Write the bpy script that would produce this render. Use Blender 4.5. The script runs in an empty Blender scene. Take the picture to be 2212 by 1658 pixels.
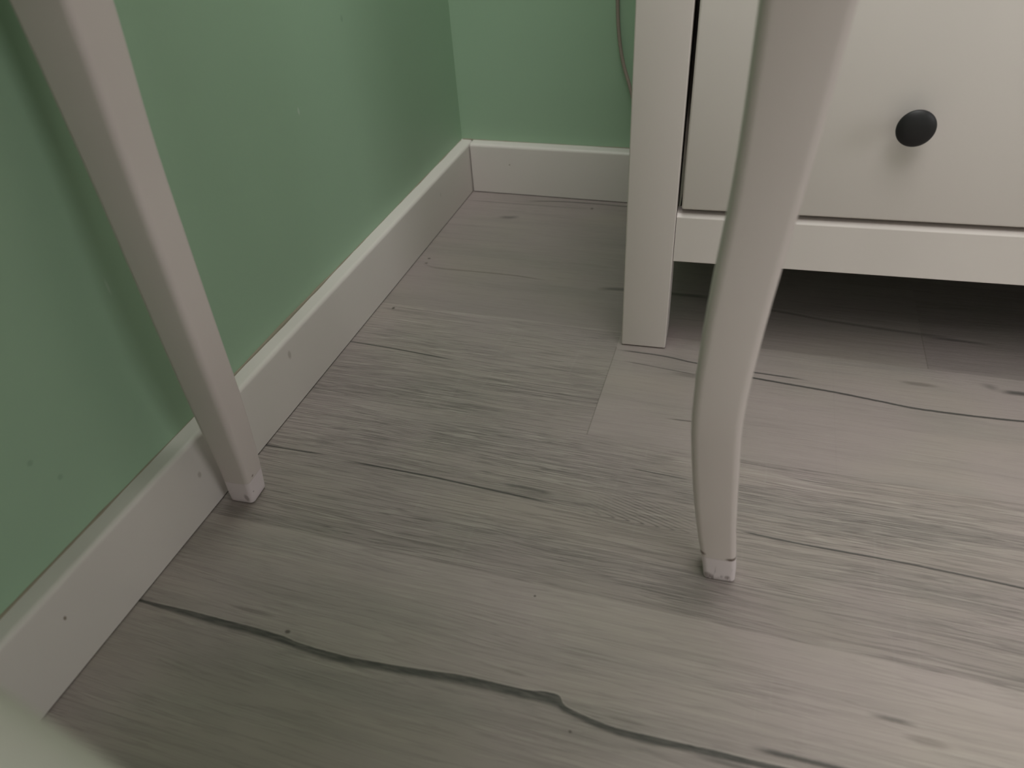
import bpy, bmesh, math, random
from mathutils import Vector, Matrix
from math import sin, cos, radians, pi

sc = bpy.context.scene
COL = sc.collection

# ------------------------------------------------------------------ camera
cam_d = bpy.data.cameras.new('camera')
cam = bpy.data.objects.new('camera', cam_d)
COL.objects.link(cam)
R = Matrix(((0.953458, -0.140347, 0.266871),
            (0.296167, 0.602021, -0.741522),
            (-0.056591, 0.786049, 0.615568)))
cam.matrix_world = Matrix.Translation((0.455712, -1.111263, 0.507838)) @ R.to_4x4()
cam_d.sensor_width = 36.0
cam_d.lens = 1610.08 / 2212 * 36.0
cam_d.clip_start = 0.01
cam_d.dof.use_dof = True
cam_d.dof.focus_distance = 0.80
cam_d.dof.aperture_fstop = 6.0
sc.camera = cam

# ------------------------------------------------------------------ exposure, world, lights
sc.view_settings.view_transform = 'Standard'
sc.view_settings.look = 'None'
sc.view_settings.gamma = 1.0
sc.view_settings.use_curve_mapping = False
sc.view_settings.exposure = 0.0

world = bpy.data.worlds.new('world')
sc.world = world
world.use_nodes = True
world.node_tree.nodes['Background'].inputs[0].default_value = (0.75, 0.85, 1.0, 1)
world.node_tree.nodes['Background'].inputs[1].default_value = 0.6


def area_light(name, loc, target, sx, sy, power, col):
    d = bpy.data.lights.new(name, 'AREA')
    d.shape = 'RECTANGLE'
    d.size = sx
    d.size_y = sy
    d.energy = power
    d.color = col
    o = bpy.data.objects.new(name, d)
    COL.objects.link(o)
    o.location = loc
    o.rotation_euler = (Vector(target) - Vector(loc)).to_track_quat('-Z', 'Y').to_euler()
    return o


RX, FY, CZ = 3.4, -3.6, 2.5          # room: x 0..RX, y FY..0, z 0..CZ
RX, FY, CZ = 3.4, -3.6, 2.5          # room: x 0..RX, y FY..0, z 0..CZ
area_light('window_daylight', (RX - 0.02, -1.7, 1.45), (0, -1.7, 1.1), 1.3, 1.2, 15.5, (1.0, 0.955, 0.985))
FILL_PANELS = ((0.45, -0.50, 0.70, 0.70, 13.5, 'small square fill-light panel added on the ceiling, out of view'),
          (0.68, -1.85, 1.20, 1.70, 21.5, 'long fill-light panel added on the ceiling, out of view'))
for px_, py_, pw_, pd_, pp_, _ in FILL_PANELS:  # unseen ceiling sources, added and sized to balance brightness and soften shadows
    area_light('ceiling_fill_light', (px_, py_, CZ - 0.060), (px_, py_, 0), pw_, pd_, pp_, (1.0, 0.955, 0.965))


# ------------------------------------------------------------------ node helpers
class NT:
    def __init__(self, name):
        self.mat = bpy.data.materials.new(name)
        self.mat.use_nodes = True
        self.t = self.mat.node_tree
        self.bsdf = self.t.nodes['Principled BSDF']

    def link(self, a, b):
        if isinstance(a, (int, float)):
            b.default_value = a
        elif isinstance(a, (tuple, list)):
            b.default_value = tuple(a) + ((1,) if len(a) == 3 and b.type == 'RGBA' else ())
        else:
            self.t.links.new(a, b)

    def m(self, op, a, b=0.0, c=0.0, clamp=False):
        n = self.t.nodes.new('ShaderNodeMath')
        n.operation = op
        n.use_clamp = clamp
        self.link(a, n.inputs[0])
        self.link(b, n.inputs[1])
        if op in ('MULTIPLY_ADD', 'WRAP', 'COMPARE', 'SMOOTH_MIN'):
            self.link(c, n.inputs[2])
        return n.outputs[0]

    def smooth(self, v, a, b, lo=0.0, hi=1.0):
        n = self.t.nodes.new('ShaderNodeMapRange')
        n.interpolation_type = 'SMOOTHSTEP'
        self.link(v, n.inputs['Value'])
        for i, q in zip((1, 2, 3, 4), (a, b, lo, hi)):
            self.link(q, n.inputs[i])
        return n.outputs[0]

    def noise(self, vec, scale=5, detail=3, rough=0.5, dist=0.0):
        n = self.t.nodes.new('ShaderNodeTexNoise')
        self.link(vec, n.inputs['Vector'])
        n.inputs['Scale'].default_value = scale
        n.inputs['Detail'].default_value = detail
        n.inputs['Roughness'].default_value = rough
        n.inputs['Distortion'].default_value = dist
        return n.outputs[0]

    def xyz(self, x, y, z):
        n = self.t.nodes.new('ShaderNodeCombineXYZ')
        self.link(x, n.inputs[0])
        self.link(y, n.inputs[1])
        self.link(z, n.inputs[2])
        return n.outputs[0]

    def mix(self, f, a, b, blend='MIX'):
        n = self.t.nodes.new('ShaderNodeMix')
        n.data_type = 'RGBA'
        n.blend_type = blend
        self.link(f, n.inputs[0])
        self.link(a, n.inputs[6])
        self.link(b, n.inputs[7])
        return n.outputs[2]

    def attr(self, name):
        n = self.t.nodes.new('ShaderNodeAttribute')
        n.attribute_name = name
        return n

    def obj(self):
        n = self.t.nodes.new('ShaderNodeTexCoord')
        s = self.t.nodes.new('ShaderNodeSeparateXYZ')
        self.t.links.new(n.outputs['Object'], s.inputs[0])
        return n.outputs['Object'], s.outputs[0], s.outputs[1], s.outputs[2]

    def curve(self, x, pts, x0, x1, y0, y1):
        """smooth curve through pts (x, y) -> value in y units"""
        u = self.m('DIVIDE', self.m('SUBTRACT', x, x0), x1 - x0, clamp=True)
        n = self.t.nodes.new('ShaderNodeFloatCurve')
        c = n.mapping.curves[0]
        q = [((a - x0) / (x1 - x0), (b - y0) / (y1 - y0)) for a, b in pts]
        c.points[0].location = q[0]
        c.points[1].location = q[-1]
        for a in q[1:-1]:
            c.points.new(*a)
        for p in c.points:
            p.handle_type = 'AUTO_CLAMPED'
        n.mapping.update()
        self.link(u, n.inputs[1])
        return self.m('MULTIPLY_ADD', n.outputs[0], y1 - y0, y0)

    def spot(self, x, y, cx, cy, rx, ry, soft=0.5):
        a = self.m('DIVIDE', self.m('SUBTRACT', x, cx), rx)
        b = self.m('DIVIDE', self.m('SUBTRACT', y, cy), ry)
        d = self.m('SQRT', self.m('ADD', self.m('MULTIPLY', a, a), self.m('MULTIPLY', b, b)))
        return self.smooth(d, 1.0 - soft, 1.0 + soft, 1.0, 0.0)

    def bump(self, h, strength=0.3, dist=0.001):
        n = self.t.nodes.new('ShaderNodeBump')
        n.inputs['Strength'].default_value = strength
        n.inputs['Distance'].default_value = dist
        self.link(h, n.inputs['Height'])
        self.t.links.new(n.outputs[0], self.bsdf.inputs['Normal'])

    def out(self, col, rough=0.5, spec=0.5):
        self.link(col, self.bsdf.inputs['Base Color'])
        self.link(rough, self.bsdf.inputs['Roughness'])
        self.bsdf.inputs['Specular IOR Level'].default_value = spec
        return self.mat


def paint(name, col, rough=0.45, var=0.04, spots=(), bump=0.05, spot_col=(0.12, 0.09, 0.06), axes='xz', spec=0.5):
    n = NT(name)
    vec, x, y, z = n.obj()
    big = n.noise(vec, 6, 2, 0.5)
    c2 = tuple(v * (1 - var * 2) for v in col)
    c = n.mix(big, col, c2)
    a = {'x': x, 'y': y, 'z': z}
    for (cx, cy, rx, ry, s, *sc_) in spots:
        c = n.mix(n.m('MULTIPLY', n.spot(a[axes[0]], a[axes[1]], cx, cy, rx, ry), s), c, sc_[0] if sc_ else spot_col)
    n.bump(n.noise(vec, 260, 2, 0.5), bump, 0.0006)
    return n.out(c, rough, spec)


# ------------------------------------------------------------------ mesh helpers
def obj(name, bm, mat, parent=None, smooth=35, origin=None):
    me = bpy.data.meshes.new(name)
    bmesh.ops.recalc_face_normals(bm, faces=bm.faces[:])
    bm.to_mesh(me)
    bm.free()
    if smooth:
        for p in me.polygons:
            p.use_smooth = True
        me.set_sharp_from_angle(angle=radians(smooth))
    me.materials.append(mat)
    o = bpy.data.objects.new(name, me)
    COL.objects.link(o)
    if origin is not None:
        me.transform(Matrix.Translation(-Vector(origin)))
        o.location = origin
    if parent is not None:
        o.parent = parent
    return o


def box(bm, a, b, bev=0.0, seg=2):
    a, b = Vector(a), Vector(b)
    r = bmesh.ops.create_cube(bm, size=1.0)
    vs = r['verts']
    c, d = (a + b) / 2, (b - a)
    for v in vs:
        v.co = Vector((v.co.x * d.x, v.co.y * d.y, v.co.z * d.z)) + c
    if bev:
        es = list({e for v in vs for e in v.link_edges})
        bmesh.ops.bevel(bm, geom=es, offset=bev, segments=seg, affect='EDGES', profile=0.5)


def mbox(a, b, bev=0.0, seg=2):
    bm = bmesh.new()
    box(bm, a, b, bev, seg)
    return bm


def empty(name, loc, rz=0.0):
    o = bpy.data.objects.new(name, None)
    COL.objects.link(o)
    o.empty_display_size = 0.05
    o.location = loc
    o.rotation_euler = (0, 0, rz)
    return o


def tag(o, label=None, cat=None, group=None, kind=None):
    for k, v in (('label', label), ('category', cat), ('group', group), ('kind', kind)):
        if v:
            o[k] = v
    return o


def lathe(prof, n=48, axis='y'):
    """prof: (radius, height) list, revolved about the axis"""
    bm = bmesh.new()
    rings = []
    for r, h in prof:
        ring = []
        for i in range(n):
            a = 2 * pi * i / n
            p = (r * cos(a), h, r * sin(a)) if axis == 'y' else (r * cos(a), r * sin(a), h)
            ring.append(bm.verts.new(p))
        rings.append(ring)
    for A, B in zip(rings, rings[1:]):
        for i in range(n):
            bm.faces.new((A[i], A[(i + 1) % n], B[(i + 1) % n], B[i]))
    bm.faces.new(rings[0][::-1])
    bm.faces.new(rings[-1])
    return bm


# ------------------------------------------------------------------ floor
Y0, PW = -0.1832, 0.18885
UP = [(-0.02, -0.8490), (0.0229, -0.8495), (0.0383, -0.8492), (0.0646, -0.8484), (0.0941, -0.8482), (0.124, -0.8480), (0.1517, -0.8488), (0.1749, -0.8511), (0.2032, -0.8516), (0.2383, -0.8496), (0.2806, -0.8453), (0.3152, -0.8420), (0.3383, -0.8416), (0.3547, -0.8408), (0.3726, -0.8383), (0.3803, -0.8442), (0.3888, -0.8471), (0.3997, -0.849), (0.4104, -0.8504), (0.4209, -0.8513), (0.4422, -0.8507), (0.465, -0.8498), (0.4873, -0.8489), (0.5091, -0.8486), (0.5306, -0.8477), (0.62, -0.846)]
LO = [(-0.02, -0.8500), (0.0238, -0.8506), (0.0398, -0.8514), (0.0678, -0.8525), (0.0977, -0.8534), (0.1279, -0.8535), (0.1548, -0.8540), (0.1773, -0.8556), (0.2063, -0.8568), (0.2403, -0.8545), (0.2829, -0.8510), (0.3176, -0.8484), (0.3454, -0.8476), (0.3675, -0.8470), (0.3839, -0.8492), (0.3951, -0.8513), (0.4111, -0.8541), (0.4318, -0.8552), (0.443, -0.8550), (0.4653, -0.8533), (0.4877, -0.8526), (0.5093, -0.8515), (0.53, -0.8505), (0.62, -0.8475)]


def floor_material():
    n = NT('floor_wood')
    vec, x, y, z = n.obj()
    at = n.attr('plank')
    sp = n.t.nodes.new('ShaderNodeSeparateXYZ')
    n.t.links.new(at.outputs['Vector'], sp.inputs[0])
    tone, grain, off = sp.outputs[0], sp.outputs[1], sp.outputs[2]
    # slow waviness of the fibres
    xo = n.m('ADD', x, n.m('MULTIPLY', off, 7.3))
    w = n.noise(n.xyz(n.m('MULTIPLY', xo, 3.2), n.m('MULTIPLY', y, 9), off), 1, 2, 0.5)
    yw = n.m('ADD', y, n.m('MULTIPLY', n.m('SUBTRACT', w, 0.5), 0.016))
    # arched (cathedral) grain pointing right, in the middle plank
    # fibres at three widths
    f1 = n.noise(n.xyz(n.m('MULTIPLY', xo, 8), n.m('MULTIPLY', yw, 340), off), 1, 2, 0.55)
    f2 = n.noise(n.xyz(n.m('MULTIPLY', xo, 6), n.m('MULTIPLY', yw, 150), off), 1, 3, 0.6)
    f3 = n.noise(n.xyz(n.m('MULTIPLY', xo, 3), n.m('MULTIPLY', yw, 28), off), 1, 3, 0.55)
    dash = n.noise(n.xyz(n.m('MULTIPLY', xo, 18), n.m('MULTIPLY', yw, 560), off), 1, 1, 0.5)
    cross = n.noise(n.xyz(n.m('MULTIPLY', xo, 160), n.m('MULTIPLY', y, 9), off), 1, 2, 0.6)
    blot = n.noise(n.xyz(n.m('MULTIPLY', xo, 9), n.m('MULTIPLY', y, 20), off), 1, 3, 0.6)
    gs = n.smooth(blot, 0.25, 0.75, 0.55, 1.25)
    g = n.m('MULTIPLY', grain, gs)
    d1 = n.smooth(n.m('ABSOLUTE', n.m('SUBTRACT', f1, 0.5)), 0.0, 0.050, 1, 0)
    d2 = n.smooth(f2, 0.50, 0.70)
    d3 = n.smooth(f3, 0.40, 0.80)
    dd = n.m('MULTIPLY', n.smooth(n.m('ABSOLUTE', n.m('SUBTRACT', dash, 0.52)), 0.0, 0.055, 1, 0), n.smooth(f3, 0.35, 0.6))
    lt = n.smooth(n.m('ABSOLUTE', n.m('SUBTRACT', f1, 0.42)), 0.0, 0.045, 1, 0)
    dark = n.m('ADD', n.m('MULTIPLY', n.m('ADD', n.m('MULTIPLY', d1, 0.46), n.m('MULTIPLY', dd, 0.42)), g),
               n.m('ADD', n.m('MULTIPLY', d2, n.m('MULTIPLY_ADD', grain, 0.12, 0.08)), n.m('MULTIPLY', d3, 0.12)))
    dark = n.m('ADD', dark, n.m('MULTIPLY', n.m('SUBTRACT', 0.5, blot), 0.25))
    cm = n.m('MULTIPLY', n.spot(x, y, 0.390, -0.655, 0.058, 0.020, 0.55), n.smooth(x, 0.330, 0.40))
    dv = n.m('SUBTRACT', y, n.m('MULTIPLY_ADD', x, -0.02, -0.6560))
    vy = n.m('SQRT', n.m('ADD', n.m('MULTIPLY', n.m('MAXIMUM', dv, n.m('MULTIPLY', dv, -1.9)), n.m('MAXIMUM', dv, n.m('MULTIPLY', dv, -1.9))), 0.0000012))
    gq = n.m('ADD', n.m('MULTIPLY_ADD', x, 0.26, vy), n.m('MULTIPLY', n.m('SUBTRACT', f2, 0.5), 0.0016))
    arch = n.smooth(n.m('PINGPONG', gq, 0.0017), 0.0009, 0.0016, 0, 1)
    dark = n.m('ADD', n.m('MULTIPLY', dark, n.m('SUBTRACT', 1.0, n.m('MULTIPLY', cm, 0.5))), n.m('MULTIPLY', n.m('MULTIPLY', arch, cm), 0.75))
    base = n.mix(n.smooth(f3, 0.3, 0.7), (0.364, 0.320, 0.285), (0.334, 0.302, 0.272))
    base = n.mix(n.smooth(n.noise(vec, 7, 2, 0.5), 0.35, 0.65), base, (0.360, 0.311, 0.292))
    c = n.mix(n.m('MULTIPLY', dark, 0.9, clamp=True), base, (0.115, 0.105, 0.095))
    c = n.mix(n.m('MULTIPLY', n.m('MULTIPLY', lt, g), 0.28, clamp=True), c, (0.56, 0.53, 0.46))
    c = n.mix(n.m('MULTIPLY', n.m('MULTIPLY', n.smooth(cross, 0.60, 0.80), g), 0.10, clamp=True), c, (0.52, 0.50, 0.45))
    tc = n.t.nodes.new('ShaderNodeCombineColor')
    for i in range(3):
        n.link(tone, tc.inputs[i])
    c = n.mix(1.0, c, tc.outputs[0], 'MULTIPLY')
    # edge of each board: fine darker line
    yb = n.m('FRACT', n.m('DIVIDE', n.m('SUBTRACT', Y0, y), PW))
    eb = n.m('MINIMUM', yb, n.m('SUBTRACT', 1.0, yb))
    c = n.mix(n.m('MULTIPLY', n.smooth(eb, 0.001, 0.006, 1, 0), n.m('MULTIPLY', d3, 0.5)), c, (0.14, 0.12, 0.10))

    wob = n.m('MULTIPLY', n.m('SUBTRACT', n.noise(n.xyz(n.m('MULTIPLY', x, 150), n.m('MULTIPLY', y, 150), 0), 1, 4, 0.7), 0.5), 0.0018)
    heights = []

    def streak(pts, hw, strength, col=(0.055, 0.055, 0.05), soft=0.7, fade=0.012):
        nonlocal c
        xs = [p[0] for p in pts]
        ys = [p[1] for p in pts]
        if len(pts) == 2 or len(pts) == 1:
            slope = (ys[-1] - ys[0]) / (xs[-1] - xs[0])
            yc = n.m('MULTIPLY_ADD', x, slope, ys[0] - slope * xs[0])
        else:
            yc = n.curve(x, pts, xs[0], xs[-1], min(ys) - 0.01, max(ys) + 0.01)
        d = n.m('ABSOLUTE', n.m('ADD', n.m('SUBTRACT', y, yc), n.m('MULTIPLY', wob, min(1.0, hw / 0.002))))
        mk = n.smooth(d, hw * (1 - soft), hw * (1 + soft), 1, 0)
        mk = n.m('MULTIPLY', mk, n.smooth(x, xs[0] - fade * 0.3, xs[0] + fade, 0, 1))
        mk = n.m('MULTIPLY', mk, n.smooth(x, xs[-1] - fade, xs[-1] + fade * 0.3, 1, 0))
        heights.append(mk)
        c = n.mix(n.m('MULTIPLY', mk, strength), c, col)

    # board joints and narrow dark gaps
    streak([(0.0, -0.6548), (0.0531, -0.654), (0.0866, -0.6525)], 0.00085, 0.85, fade=0.02)
    streak([(0.1096, -0.6555), (0.1868, -0.6553), (0.2591, -0.6577), (0.3272, -0.6602)], 0.0010, 0.85, fade=0.03)
    streak([(0.49, -0.6515), (0.5467, -0.6531), (0.6007, -0.6526), (0.6521, -0.6536), (0.7246, -0.657)], 0.0009, 0.85, fade=0.012)
    streak([(0.0, -0.4635), (0.0766, -0.4662), (0.1587, -0.4719)], 0.0010, 0.85, fade=0.03)
    streak([(0.3377, -0.4097), (0.3874, -0.4106), (0.4269, -0.4161), (0.5421, -0.4206)], 0.0011, 0.8, fade=0.02)
    streak([(0.43, -0.424), (0.4948, -0.4299), (0.5328, -0.4327), (0.5698, -0.4353), (0.6143, -0.4405), (0.6571, -0.4447), (0.699, -0.4443), (0.78, -0.439)], 0.0014, 0.9, fade=0.02)
    streak([(0.35, -0.430), (0.4269, -0.437)], 0.0007, 0.45)
    streak([(0.4078, -0.5178), (0.44, -0.5165)], 0.0007, 0.6)
    streak([(0.3816, -0.5980), (0.4387, -0.6001)], 0.0007, 0.6)
    streak([(0.1187, -0.0375), (0.208, -0.0296), (0.2783, -0.0307), (0.36, -0.031)], 0.0016, 0.7, fade=0.03)
    streak([(0.02, -0.052), (0.22, -0.050)], 0.0014, 0.35, fade=0.03)
    streak([(0.03, -0.264), (0.06, -0.2720), (0.1536, -0.2699), (0.2136, -0.274)], 0.0014, 0.5, col=(0.13, 0.11, 0.09), fade=0.03)
    streak([(0.2847, -0.2810), (0.3169, -0.2765), (0.4297, -0.2725)], 0.0034, 0.6, soft=0.9, fade=0.02)
    streak([(0.480, -0.285), (0.5096, -0.2874), (0.5728, -0.2967), (0.70, -0.305)], 0.0024, 0.35, soft=0.9, fade=0.03)
    streak([(0.667, -0.3075), (0.7387, -0.3092)], 0.0022, 0.45, fade=0.03)
    streak([(0.5846, -0.7949), (0.615, -0.7947)], 0.0015, 0.6, soft=0.9)
    streak([(0.715, -0.3885), (0.7322, -0.3925)], 0.004, 0.55, soft=0.9)
    streak([(0.732, -0.3961), (0.80, -0.395)], 0.0030, 0.8, soft=0.9)
    streak([(0.2711, -0.6477), (0.2947, -0.6472), (0.323, -0.6495)], 0.0019, 0.55, soft=0.9)
    streak([(0.0904, -0.1030), (0.1094, -0.1005), (0.1224, -0.0965)], 0.0042, 0.6, col=(0.09, 0.08, 0.08), soft=0.9)
    streak([(0.5100, -0.8400), (0.5196, -0.8398), (0.5357, -0.8394), (0.600, -0.8382)], 0.0018, 0.8, soft=0.8, fade=0.015)
    streak([(0.47, -0.8555), (0.60, -0.8530)], 0.0013, 0.5, soft=0.9, fade=0.02)

    # long weathered split of the near board
    cu = n.curve(x, UP, -0.02, 0.62, -0.862, -0.832)
    cl = n.curve(x, LO, -0.02, 0.62, -0.862, -0.832)
    up = n.m('ADD', n.m('ADD', cu, 0.0004), n.m('MULTIPLY', wob, 0.5))
    lo = n.m('ADD', n.m('SUBTRACT', cl, 0.0016), n.m('MULTIPLY', wob, 0.4))
    tt = n.m('DIVIDE', n.m('SUBTRACT', y, lo), n.m('MAXIMUM', n.m('SUBTRACT', up, lo), 0.0015))
    rise = n.smooth(tt, -0.12, 0.45, 0, 1)
    cut = n.smooth(n.m('SUBTRACT', y, up), -0.0005, 0.0004, 1, 0)
    ends = n.smooth(x, 0.50, 0.64, 1, 0.35)
    mk = n.m('MULTIPLY', n.m('MULTIPLY', rise, cut), ends)
    inner = n.smooth(n.noise(n.xyz(n.m('MULTIPLY', x, 60), n.m('MULTIPLY', y, 380), 3), 1, 3, 0.6), 0.35, 0.7, 1.0, 0.75)
    c = n.mix(n.m('MULTIPLY', n.m('MULTIPLY', mk, inner), 0.9), c, (0.052, 0.055, 0.049))
    rim = n.m('MULTIPLY', n.smooth(n.m('ABSOLUTE', n.m('SUBTRACT', n.m('SUBTRACT', y, up), 0.0008)), 0.0002, 0.0008, 1, 0), 0.30)
    c = n.mix(n.m('MULTIPLY', rim, n.smooth(x, 0.02, 0.06)), c, (0.55, 0.51, 0.45))
    heights.append(mk)
    # bent fibres and smudges round the split
    halo = n.m('MULTIPLY', n.smooth(n.m('ABSOLUTE', n.m('SUBTRACT', y, lo)), 0.0, 0.016, 1, 0),
               n.smooth(n.noise(n.xyz(n.m('MULTIPLY', x, 26), n.m('MULTIPLY', y, 130), 9), 1, 4, 0.6), 0.46, 0.72))
    c = n.mix(n.m('MULTIPLY', halo, 0.42), c, (0.14, 0.13, 0.12))
    for (cx, cy, rx, ry, s) in ((0.0383, -0.3823, 0.0018, 0.0022, 0.95), (0.0336, -0.2489, 0.0022, 0.0018, 0.85),
                                (0.0348, -0.2624, 0.002, 0.0016, 0.8), (0.1560, -0.8440, 0.0022, 0.0016, 0.75),
                                (0.340, -0.8300, 0.008, 0.0018, 0.2),
                                (0.425, -0.8440, 0.014, 0.0016, 0.3), (0.3904, -0.8620, 0.0012, 0.0010, 0.7),
                                (0.3362, -0.7614, 0.0009, 0.0009, 0.8), (0.62, -0.8050, 0.012, 0.003, 0.3),
                                (0.43, -0.440, 0.025, 0.004, 0.35), (0.1175, -0.8345, 0.018, 0.0016, 0.35),
                                (0.226, -0.0475, 0.0022, 0.0030, 0.7), (0.655, -0.402, 0.016, 0.0028, 0.4)):
        c = n.mix(n.m('MULTIPLY', n.spot(n.m('ADD', x, wob), n.m('ADD', y, wob), cx, cy, rx, ry, 0.5), s), c, (0.07, 0.06, 0.05))
    # board end joints
    for jx, ya, yb_ in ((0.3340, -0.561, -0.405), (0.667, -0.372, -0.306), (0.570, -0.561, -0.372)):
        k = n.smooth(n.m('ABSOLUTE', n.m('SUBTRACT', x, jx)), 0.0002, 0.0010, 1, 0)
        k = n.m('MULTIPLY', k, n.m('MULTIPLY', n.m('GREATER_THAN', y, ya), n.m('LESS_THAN', y, yb_)))
        c = n.mix(n.m('MULTIPLY', k, 0.45 if jx != 0.570 else 0.05), c, (0.13, 0.12, 0.10))
    # relief
    h = n.m('SUBTRACT', 0.0, n.m('ADD', n.m('MULTIPLY', n.m('ADD', d1, dd), n.m('MULTIPLY', g, 0.5)), n.m('MULTIPLY', d2, 0.15)))
    for k in heights:
        h = n.m('SUBTRACT', h, n.m('MULTIPLY', k, 0.9))
    n.bump(h, 0.7, 0.0008)
    return n.out(c, n.m('MULTIPLY_ADD', d1, 0.08, 0.52), 0.35)


def build_floor():
    bm = bmesh.new()
    lay = bm.loops.layers.float_color.new('plank')
    rng = random.Random(5)
    ys = [0.0, Y0] + [Y0 - PW * k for k in range(1, 20)]
    ys = [q for q in ys if q > FY] + [FY]
    # per row: joints and (tone, grain) of each board from the left wall
    spec = {0: ([], [(0.85, 0.18)]),
            1: ([0.667], [(0.82, 0.20), (0.76, 0.3)]),
            2: ([0.334], [(0.91, 0.82), (1.0, 0.22)]),
            3: ([], [(0.95, 0.85)]),
            4: ([], [(1.16, 0.42)]),
            5: ([], [(1.12, 0.50)])}
    for r in range(len(ys) - 1):
        ya, yb = ys[r], ys[r + 1]
        joints, vals = spec.get(r, ([], []))
        xs = [0.0] + joints
        x = (xs[-1] if xs else 0) + 1.28 + rng.uniform(0, 0.3)
        while x < RX - 0.2:
            xs.append(x)
            x += 1.28
        xs.append(RX)
        for i in range(len(xs) - 1):
            t, g = vals[i] if i < len(vals) else (rng.uniform(0.9, 1.08), rng.uniform(0.2, 1.0))
            o = rng.uniform(0, 1)
            vs = [bm.verts.new(p) for p in ((xs[i], yb, 0), (xs[i + 1], yb, 0), (xs[i + 1], ya, 0), (xs[i], ya, 0))]
            f = bm.faces.new(vs)
            for l in f.loops:
                l[lay] = (t, g, o, 1)
    o = obj('floor', bm, floor_material(), smooth=None)
    tag(o, kind='structure')
    return o


build_floor()

# ------------------------------------------------------------------ walls, ceiling, trim
GREEN = (0.338, 0.492, 0.342)
left_spots = [(-0.8562, 0.1602, 0.0022, 0.0022, 0.35), (-0.8431, 0.1336, 0.0022, 0.0022, 0.3), (-0.3137, 0.3288, 0.0024, 0.0030, 0.3),
              (-0.4353, 0.2675, 0.0016, 0.0036, 0.45, (0.62, 0.68, 0.60)), (-0.7368, 0.2335, 0.0010, 0.0060, 0.3, (0.60, 0.68, 0.60))]
wall_l = paint('green_wall_paint_left', GREEN, 0.5, 0.03, left_spots, 0.10, (0.12, 0.2, 0.13), 'yz', 0.35)
wall_m = paint('green_wall_paint', GREEN, 0.5, 0.03, (), 0.10, spec=0.35)
plain = paint('plain_white_paint', (0.72, 0.71, 0.68), 0.7, 0.02)


def wall(name, a, b, m):
    o = obj(name, mbox(a, b), m, smooth=None)
    tag(o, kind='structure')
    return o


wall('wall_left', (-0.12, FY - 0.12, -0.12), (0, 0.12, CZ), wall_l)
wall('wall_back', (0, 0, -0.12), (RX, 0.12, CZ), wall_m)
wall('wall_front', (0, FY - 0.12, -0.12), (RX, FY, CZ), plain)
# right wall with a window opening
bm = bmesh.new()
wy0, wy1, wz0, wz1 = -2.45, -0.95, 0.80, 2.10
box(bm, (RX, FY - 0.12, -0.12), (RX + 0.12, 0.12, wz0))
box(bm, (RX, FY - 0.12, wz1), (RX + 0.12, 0.12, CZ))
box(bm, (RX, FY - 0.12, wz0), (RX + 0.12, wy0, wz1))
box(bm, (RX, wy1, wz0), (RX + 0.12, 0.12, wz1))
tag(obj('wall_right', bm, plain, smooth=None), kind='structure')
wall('ceiling', (-0.12, FY - 0.12, CZ), (RX + 0.12, 0.12, CZ + 0.1), plain)

white_trim = paint('window_trim_paint', (0.75, 0.74, 0.71), 0.4, 0.01)
win = empty('window_1', (RX + 0.06, (wy0 + wy1) / 2, wz0))
tag(win, kind='structure')
bm = bmesh.new()
hy, hz = (wy1 - wy0) / 2, wz1 - wz0
for a, b in (((-0.03, -hy, 0), (0.03, hy, 0.06)), ((-0.03, -hy, hz - 0.06), (0.03, hy, hz)),
             ((-0.03, -hy, 0.06), (0.03, -hy + 0.06, hz - 0.06)), ((-0.03, hy - 0.06, 0.06), (0.03, hy, hz - 0.06)),
             ((-0.03, -0.04, 0.06), (0.03, 0.04, hz - 0.06))):
    box(bm, a, b, 0.004)
obj('window_frame', bm, white_trim, win)
gl = NT('window_glass')
gl.bsdf.inputs['Transmission Weight'].default_value = 1.0
obj('window_pane', mbox((-0.004, -hy + 0.05, 0.05), (0.004, hy - 0.05, hz - 0.05)), gl.out((1, 1, 1), 0.02), win)

# baseboards: flat board with a softly rounded upper front edge
BH, BT, BG = 0.0803, 0.0185, 0.0014
board_spots = [(-0.905, 0.052, 0.0012, 0.0018, 0.8), (-0.745, 0.045, 0.0020, 0.0030, 0.35),
               (-0.58, 0.062, 0.0026, 0.0045, 0.35), (-0.15, 0.052, 0.002, 0.003, 0.2)]
board_l = paint('baseboard_paint_left', (0.680, 0.640, 0.600), 0.26, 0.02, board_spots, 0.03, (0.16, 0.12, 0.08), 'yz')
board_b = paint('baseboard_paint_back', (0.680, 0.645, 0.605), 0.26, 0.02, [(0.085, 0.050, 0.0012, 0.0010, 0.7)], 0.03, (0.16, 0.12, 0.08), 'xz')


def profile():
    r = 0.0048
    p = [(0, BG), (BT, BG), (BT, BH - r)]
    for i in range(1, 7):
        a = pi / 2 * i / 6
        p.append((BT - r + r * cos(a), BH - r + r * sin(a)))
    p.append((0.0, BH + 0.0004))
    return p


def sweep(name, fn, s0, s1, mat):
    bm = bmesh.new()
    pr = profile()
    A = [bm.verts.new(fn(s0, t, z)) for t, z in pr]
    B = [bm.verts.new(fn(s1, t, z)) for t, z in pr]
    n = len(pr)
    for i in range(n):
        bm.faces.new((A[i], A[(i + 1) % n], B[(i + 1) % n], B[i]))
    bm.faces.new(A)
    bm.faces.new(B[::-1])
    o = obj(name, bm, mat, smooth=25)
    tag(o, kind='structure')
    return o


sweep('baseboard_left', lambda s, t, z: (t, s, z), FY, 0.0, board_l)
sweep('baseboard_back', lambda s, t, z: (s, -t, z), BT + 0.0016, RX, board_b)
sweep('baseboard_front', lambda s, t, z: (s, FY + t, z), BT + 0.0008, RX, board_b)
sweep('baseboard_right', lambda s, t, z: (RX - t, s, z), FY + BT, -BT, board_l)

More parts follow.
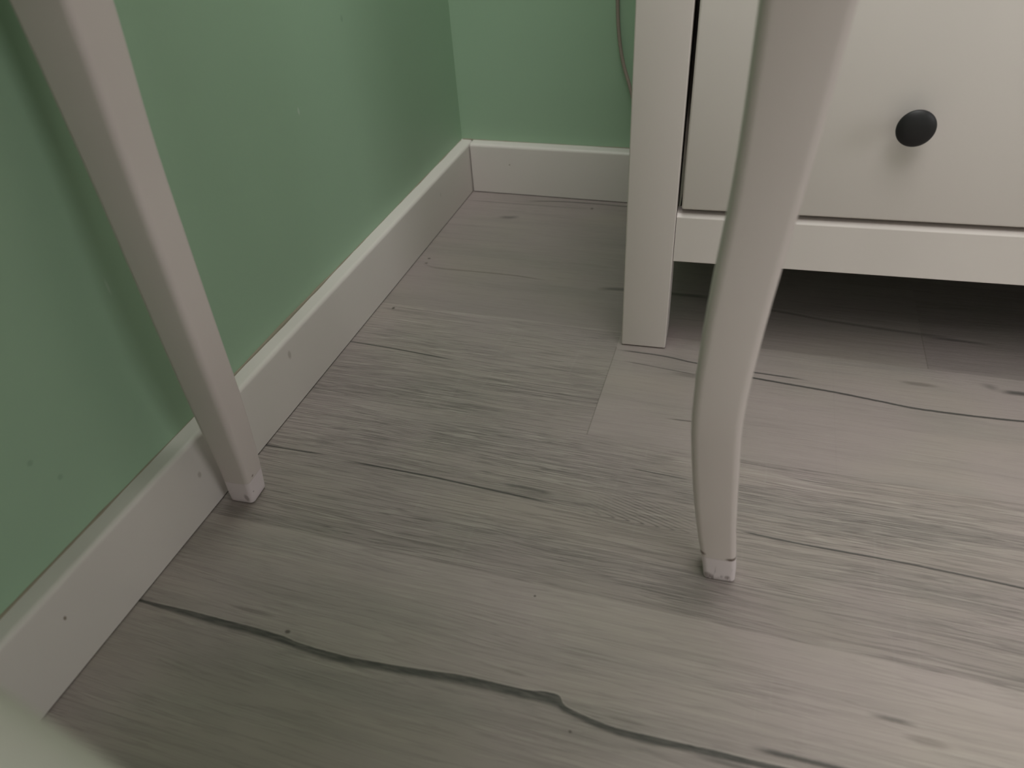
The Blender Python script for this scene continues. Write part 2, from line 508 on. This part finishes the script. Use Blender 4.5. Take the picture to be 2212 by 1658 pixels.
# uneven bead of old caulk between the wall and the top of the baseboard
caulk = paint('aged_caulk', (0.33, 0.30, 0.22), 0.7, 0.15, (), 0.3)


def caulk_bead(name, fn, s0, s1, seed):
    rng = random.Random(seed)
    bm = bmesh.new()
    n = int(abs(s1 - s0) / 0.012)
    rows = []
    hz = 0.0016
    for i in range(n + 1):
        s = s0 + (s1 - s0) * i / n
        hz = min(0.0034, max(0.0007, hz + rng.uniform(-0.0005, 0.0005)))
        w = hz * 0.9
        rows.append([bm.verts.new(fn(s, t, z)) for t, z in ((-0.0005, BH - 0.0005), (w, BH - 0.0002), (w * 0.75, BH + hz * 0.7), (0.0003, BH + hz), (-0.0005, BH + hz))])
    for A, B in zip(rows, rows[1:]):
        for i in range(4):
            bm.faces.new((A[i], A[i + 1], B[i + 1], B[i]))
    o = obj(name, bm, caulk)
    tag(o, kind='structure')


caulk_bead('trim_1', lambda s, t, z: (t, s, z), -1.6, -0.004, 4)
caulk_bead('trim_2', lambda s, t, z: (s, -t, z), 0.002, 1.6, 9)

# ------------------------------------------------------------------ chest of drawers
chest_white = paint('chest_white_lacquer', (0.800, 0.745, 0.700), 0.42, 0.015, (), 0.03)
knob_black = paint('black_knob_metal', (0.012, 0.012, 0.013), 0.48, 0.1, (), 0.05)
dark_inside = paint('chest_inner_board', (0.10, 0.095, 0.09), 0.8, 0.05)

CH = empty('chest_of_drawers', (0.3386, -0.4000, 0.0), radians(3))
tag(CH, 'white chest of drawers on square post legs, with a round black knob', 'chest of drawers')
CW, CD, CZT = 1.08, 0.374, 0.96        # width, depth, height
P = 0.0503
for (ux, vy) in ((0, 0), (CW - P, 0), (0, CD - P), (CW - P, CD - P)):
    o = obj('post_leg', mbox((ux, vy, 0.0012), (ux + P, vy + P, CZT), 0.0016, 3), chest_white, CH)
# bottom rail, side panels, back, bottom, top
bm = bmesh.new()
rp = [(0.0014, 0.1143), (0.0022, 0.1135), (0.021, 0.1135), (0.022, 0.1145), (0.022, 0.1672), (0.0055, 0.1672), (0.0045, 0.1668), (0.0018, 0.1644), (0.0014, 0.1636)]
ra = [bm.verts.new((P + 0.0005, v, q)) for v, q in rp]
rb = [bm.verts.new((CW - P - 0.0005, v, q)) for v, q in rp]
for i in range(len(rp)):
    k = (i + 1) % len(rp)
    bm.faces.new((ra[i], ra[k], rb[k], rb[i]))
bm.faces.new(ra[::-1])
bm.faces.new(rb)
obj('bottom_rail', bm, chest_white, CH, smooth=20)
for ux in (0.012, CW - 0.012 - 0.018):
    obj('side_panel', mbox((ux, P + 0.0004, 0.1135), (ux + 0.018, CD - P - 0.0004, CZT), 0.001), chest_white, CH)
obj('back_panel', mbox((P + 0.0004, CD - 0.018, 0.12), (CW - P - 0.0004, CD - 0.010, CZT - 0.02)), dark_inside, CH, smooth=None)
obj('bottom_panel', mbox((P + 0.002, 0.024, 0.150), (CW - P - 0.002, CD - 0.02, 0.162)), dark_inside, CH, smooth=None)
obj('top_board', mbox((-0.012, -0.015, CZT + 0.0005), (CW + 0.012, CD - 0.002, CZT + 0.022), 0.003, 3), chest_white, CH)
z = 0.1732
first = True
for hgt in (0.262, 0.262, 0.262):
    zt = z + hgt - 0.004
    parts = [(0.0548, CW - 0.0548)]
    for (ua, ub) in parts:
        d = obj('drawer', mbox((ua, 0.0005, z), (ub, 0.0195, zt), 0.0022, 3), chest_white, CH)
        bx = bmesh.new()
        box(bx, (ua + 0.012, 0.0200, z + 0.006), (ua + 0.024, 0.33, zt - 0.05))
        box(bx, (ub - 0.024, 0.0200, z + 0.006), (ub - 0.012, 0.33, zt - 0.05))
        box(bx, (ua + 0.0245, 0.3175, z + 0.006), (ub - 0.0245, 0.33, zt - 0.05))
        box(bx, (ua + 0.0245, 0.0200, z + 0.006), (ub - 0.0245, 0.317, z + 0.012))
        obj('drawer_box', bx, dark_inside, d, smooth=None)
        for ku in (0.2446, CW - 0.2446):
            kz = z + 0.0952
            kb = lathe([(0.0060, 0.0004), (0.0058, -0.008), (0.0075, -0.013), (0.0120, -0.0168), (0.0148, -0.0186), (0.0157, -0.0198), (0.0159, -0.0208),
                        (0.0156, -0.0216), (0.0146, -0.0225), (0.0125, -0.0236), (0.0095, -0.0246), (0.006, -0.0252), (0.0015, -0.0255)], 56)
            k = obj('knob', kb, knob_black, d)
            k.location = (ku, 0.0004, kz)
    z += hgt
    if z < CZT - 0.05:
        obj('divider_rail', mbox((P + 0.0004, 0.010, z - 0.0025), (CW - P - 0.0004, 0.0190, z - 0.0015)), chest_white, CH, smooth=None)

# ------------------------------------------------------------------ table with bowed legs
KZ = [0.0, .02, .045, .08, .13, .19, .26, .34, .44, .52, .62]
DX = [-.0003, .0018, .0058, .0104, .0159, .0206, .0179, .0112, .0066, .0050, .004]
DY = [.0003, .0013, .0040, .0085, .0141, .0195, .0163, .0085, .0015, .0030, .004]
SS = [.0250, .0266, .0276, .0297, .0317, .0324, .0340, .0364, .0428, .0455, .046]


def herm(z, k):
    n = len(KZ)
    i = 0
    while i < n - 2 and z > KZ[i + 1]:
        i += 1
    def g(j):
        a, b = max(0, j - 1), min(n - 1, j + 1)
        return (k[b] - k[a]) / (KZ[b] - KZ[a])
    h = KZ[i + 1] - KZ[i]
    t = min(1, (z - KZ[i]) / h)
    return (2 * t**3 - 3 * t**2 + 1) * k[i] + (t**3 - 2 * t**2 + t) * h * g(i) + (-2 * t**3 + 3 * t**2) * k[i + 1] + (t**3 - t**2) * h * g(i + 1)


def leg_material(name, col, seam, dirty):
    n = NT(name)
    vec, x, y, z = n.obj()
    c = n.mix(n.noise(vec, 9, 2, 0.5), col, tuple(v * 0.95 for v in col))
    geo = n.t.nodes.new('ShaderNodeNewGeometry')
    if dirty:
        # chipped lower rim and worn corners
        low = n.smooth(z, 0.0045, 0.0105, 1, 0)
        nz = n.smooth(n.noise(n.xyz(n.m('MULTIPLY', x, 330), n.m('MULTIPLY', y, 330), n.m('MULTIPLY', z, 60)), 1, 2, 0.5), 0.53, 0.63)
        c = n.mix(n.m('MULTIPLY', n.m('MULTIPLY', low, nz), 0.62), c, (0.10, 0.07, 0.065))
        vs = n.smooth(n.noise(n.xyz(n.m('MULTIPLY', x, 700), n.m('MULTIPLY', y, 700), n.m('MULTIPLY', z, 40)), 1, 2, 0.5), 0.60, 0.72)
        c = n.mix(n.m('MULTIPLY', n.m('MULTIPLY', vs, n.smooth(z, 0.008, 0.026, 1, 0)), 0.35), c, (0.16, 0.12, 0.13))
    n.bump(n.noise(vec, 220, 2, 0.5), 0.05, 0.0005)
    return n, c


def finish_leg(name, col, spots, dirty):
    n, c = leg_material(name, col, None, dirty)
    vec, x, y, z = n.obj()
    for (ax, cx, cz, rx, rz, s) in spots:
        a = x if ax == 'x' else y
        c = n.mix(n.m('MULTIPLY', n.spot(a, z, cx, cz, rx, rz, 0.5), s), c, (0.10, 0.06, 0.045))
    return n.out(c, 0.52, 0.35)


def leg_mesh(cx, cy, mx, my, yaw, z0, z1, shrink=0.0, cap=True):
    """loft of rounded squares; mx,my = direction in which the leg bows"""
    bm = bmesh.new()
    zs = []
    zz = z0
    while zz < z1 - 1e-6:
        zs.append(zz)
        zz += 0.006 if zz < 0.06 else 0.018
    zs.append(z1)
    if z0 < 0.005:
        zs = [z0, z0 + 0.0008, z0 + 0.002] + [q for q in zs if q > 0.004]
    rings = []
    for q in zs:
        s = herm(q, SS) / 2 - shrink
        dx, dy = herm(q, DX) * mx, herm(q, DY) * my
        r = min(0.0058, s * 0.34)
        if z0 < 0.005:
            e = max(0.0, 0.002 - (q - z0))
            s -= e * 0.6
        ring = []
        for k in range(4):
            sx, sy = ((1, 1), (-1, 1), (-1, -1), (1, -1))[k]
            for j in range(7):
                a = pi / 2 * k + pi / 2 * j / 6
                px = sx * (s - r) + r * cos(a) + dx
                py = sy * (s - r) + r * sin(a) + dy
                ring.append(bm.verts.new((cx + px * cos(yaw) - py * sin(yaw), cy + px * sin(yaw) + py * cos(yaw), q)))
        rings.append(ring)
    n = len(rings[0])
    for A, B in zip(rings, rings[1:]):
        for i in range(n):
            bm.faces.new((A[i], A[(i + 1) % n], B[(i + 1) % n], B[i]))
    bm.faces.new(rings[0][::-1])
    bm.faces.new(rings[-1])
    return bm


LEGC = (0.690, 0.620, 0.590)
TIPC = (0.780, 0.700, 0.710)
TBL = empty('table', (0.256, -0.965, 0.0))
tag(TBL, 'white painted table with two slim curved legs in view, one beside the left wall', 'table')
T0 = Vector(TBL.location)


def tpart(name, bm, mat, parent=None, smooth=35):
    o = obj(name, bm, mat, None, smooth)
    if parent is None:
        o.parent = TBL
        o.location = -T0
    else:
        o.parent = parent
    return o


legs = [(0.0397, -0.7190, 1, -1, 0.0600, 'a'), (0.4758, -0.6964, -1, -1, 0.0500, 'b'),
        (0.0400, -1.2220, 1, 1, 0.0, 'c'), (0.4770, -1.2220, -1, 1, 0.0, 'd')]
for (cx, cy, mx, my, yaw, tagn) in legs:
    if tagn == 'a':
        sp = [('y', cy - 0.006, 0.034, 0.0013, 0.0013, 0.7), ('y', cy + 0.010, 0.044, 0.0010, 0.0012, 0.6),
              ('y', cy + 0.003, 0.120, 0.0006, 0.0006, 0.6)]
        tp = [('x', cx + 0.0085, 0.009, 0.0022, 0.0045, 0.45), ('y', cy - 0.0085, 0.015, 0.0008, 0.0006, 0.7)]
    elif tagn == 'b':
        sp = [('x', cx - 0.0165, 0.0350, 0.0036, 0.0020, 0.85), ('x', cx + 0.0075, 0.0318, 0.0042, 0.0017, 0.85)]
        tp = [('x', cx - 0.0088, 0.0065, 0.0024, 0.0036, 0.5), ('x', cx + 0.0066, 0.0070, 0.0020, 0.0022, 0.5)]
    else:
        sp, tp = [], []
    m1 = finish_leg('table_leg_paint_' + tagn, LEGC, sp, False)
    m2 = finish_leg('table_foot_paint_' + tagn, TIPC, tp, tagn == 'b')
    L = tpart('leg', leg_mesh(cx, cy, mx, my, yaw, 0.0302, 0.728), m1)
    F = tpart('foot', leg_mesh(cx, cy, mx, my, yaw, 0.0004, 0.0298, 0.0001), m2, L)
    F['label'] = 'slightly lighter worn lower tip of the leg'
tw = paint('table_white_paint', LEGC, 0.42, 0.02, (), 0.03)
for a, b in (((0.066, -0.745, 0.63), (0.452, -0.727, 0.728)), ((0.066, -1.214, 0.63), (0.450, -1.196, 0.728)),
             ((0.030, -1.190, 0.63), (0.048, -0.752, 0.728)), ((0.464, -1.190, 0.63), (0.482, -0.752, 0.728))):
    tpart('apron', mbox(a, b, 0.0015), tw)
tpart('tabletop', mbox((0.004, -1.262, 0.7285), (0.522, -0.675, 0.750), 0.005, 3), tw)

# ------------------------------------------------------------------ stool close to the camera
ST = empty('stool', (0.2638, -1.2406, 0.0), radians(-10.4))
tag(ST, 'white stool, only its blurred seat edge showing in the lower left corner', 'stool')
stw = paint('stool_white_paint', (0.76, 0.75, 0.67), 0.4, 0.02, (), 0.03)
SH = 0.380
obj('seat', mbox((-0.165, -0.15, SH - 0.022), (0.150, 0.182, SH), 0.009, 4), stw, ST)
for sx, sy in ((-0.135, -0.12), (0.120, -0.12), (-0.135, 0.110), (0.120, 0.110)):
    obj('leg', mbox((sx - 0.015, sy - 0.015, 0.0006), (sx + 0.015, sy + 0.015, SH - 0.0224), 0.002), stw, ST)
for sy in (-0.12, 0.110):
    obj('seat_rail', mbox((-0.1195, sy - 0.009, SH - 0.075), (0.1045, sy + 0.009, SH - 0.0226), 0.001), stw, ST)

# ------------------------------------------------------------------ cable behind the chest
cu = bpy.data.curves.new('cable', 'CURVE')
cu.dimensions = '3D'
cu.bevel_depth = 0.0026
cu.bevel_resolution = 4
cu.resolution_u = 16
pts = [(0.262, -0.0035, 0.62), (0.2515, -0.0035, 0.42), (0.2488, -0.0036, 0.34), (0.2485, -0.0038, 0.287), (0.2512, -0.005, 0.252),
       (0.2558, -0.007, 0.222), (0.2630, -0.010, 0.1975), (0.2730, -0.015, 0.1755), (0.285, -0.022, 0.14), (0.292, -0.026, 0.08), (0.293, -0.028, 0.004)]
s = cu.splines.new('NURBS')
s.points.add(len(pts) - 1)
for p, q in zip(s.points, pts):
    p.co = (*q, 1)
s.use_endpoint_u = True
s.order_u = 4
tmp = bpy.data.objects.new('tmp', cu)
COL.objects.link(tmp)
dg = bpy.context.evaluated_depsgraph_get()
me = bpy.data.meshes.new_from_object(tmp.evaluated_get(dg))
bpy.data.objects.remove(tmp)
me.materials.clear()
me.materials.append(paint('cable_sheath', (0.30, 0.25, 0.21), 0.5, 0.03))
for p in me.polygons:
    p.use_smooth = True
cab = bpy.data.objects.new('power_cable', me)
COL.objects.link(cab)
tag(cab, 'thin beige cable hanging down the green back wall behind the chest', 'cable')

# ------------------------------------------------------------------ added ceiling fill panels, unseen, shaped for soft light
sh = NT('fill_panel_diffuser')
sh.bsdf.inputs['Emission Color'].default_value = (1, 0.96, 0.95, 1)
sh.bsdf.inputs['Emission Strength'].default_value = 1.0
shm = sh.out((0.85, 0.84, 0.82), 0.4)
for px_, py_, pw_, pd_, pp_, lab in FILL_PANELS:
    LM = empty('ceiling_fill_panel', (px_, py_, CZ - 0.0005))
    tag(LM, lab, 'light')
    a, b = pw_ / 2, pd_ / 2
    bm = bmesh.new()
    box(bm, (-a - 0.03, -b - 0.03, -0.045), (a + 0.03, -b, 0), 0.002)
    box(bm, (-a - 0.03, b, -0.045), (a + 0.03, b + 0.03, 0), 0.002)
    box(bm, (-a - 0.03, -b, -0.045), (-a, b, 0), 0.002)
    box(bm, (a, -b, -0.045), (a + 0.03, b, 0), 0.002)
    obj('fill_panel_frame', bm, plain, LM)
    obj('fill_diffuser', mbox((-a + 0.0005, -b + 0.0005, -0.030), (a - 0.0005, b - 0.0005, -0.020)), shm, LM, smooth=None)
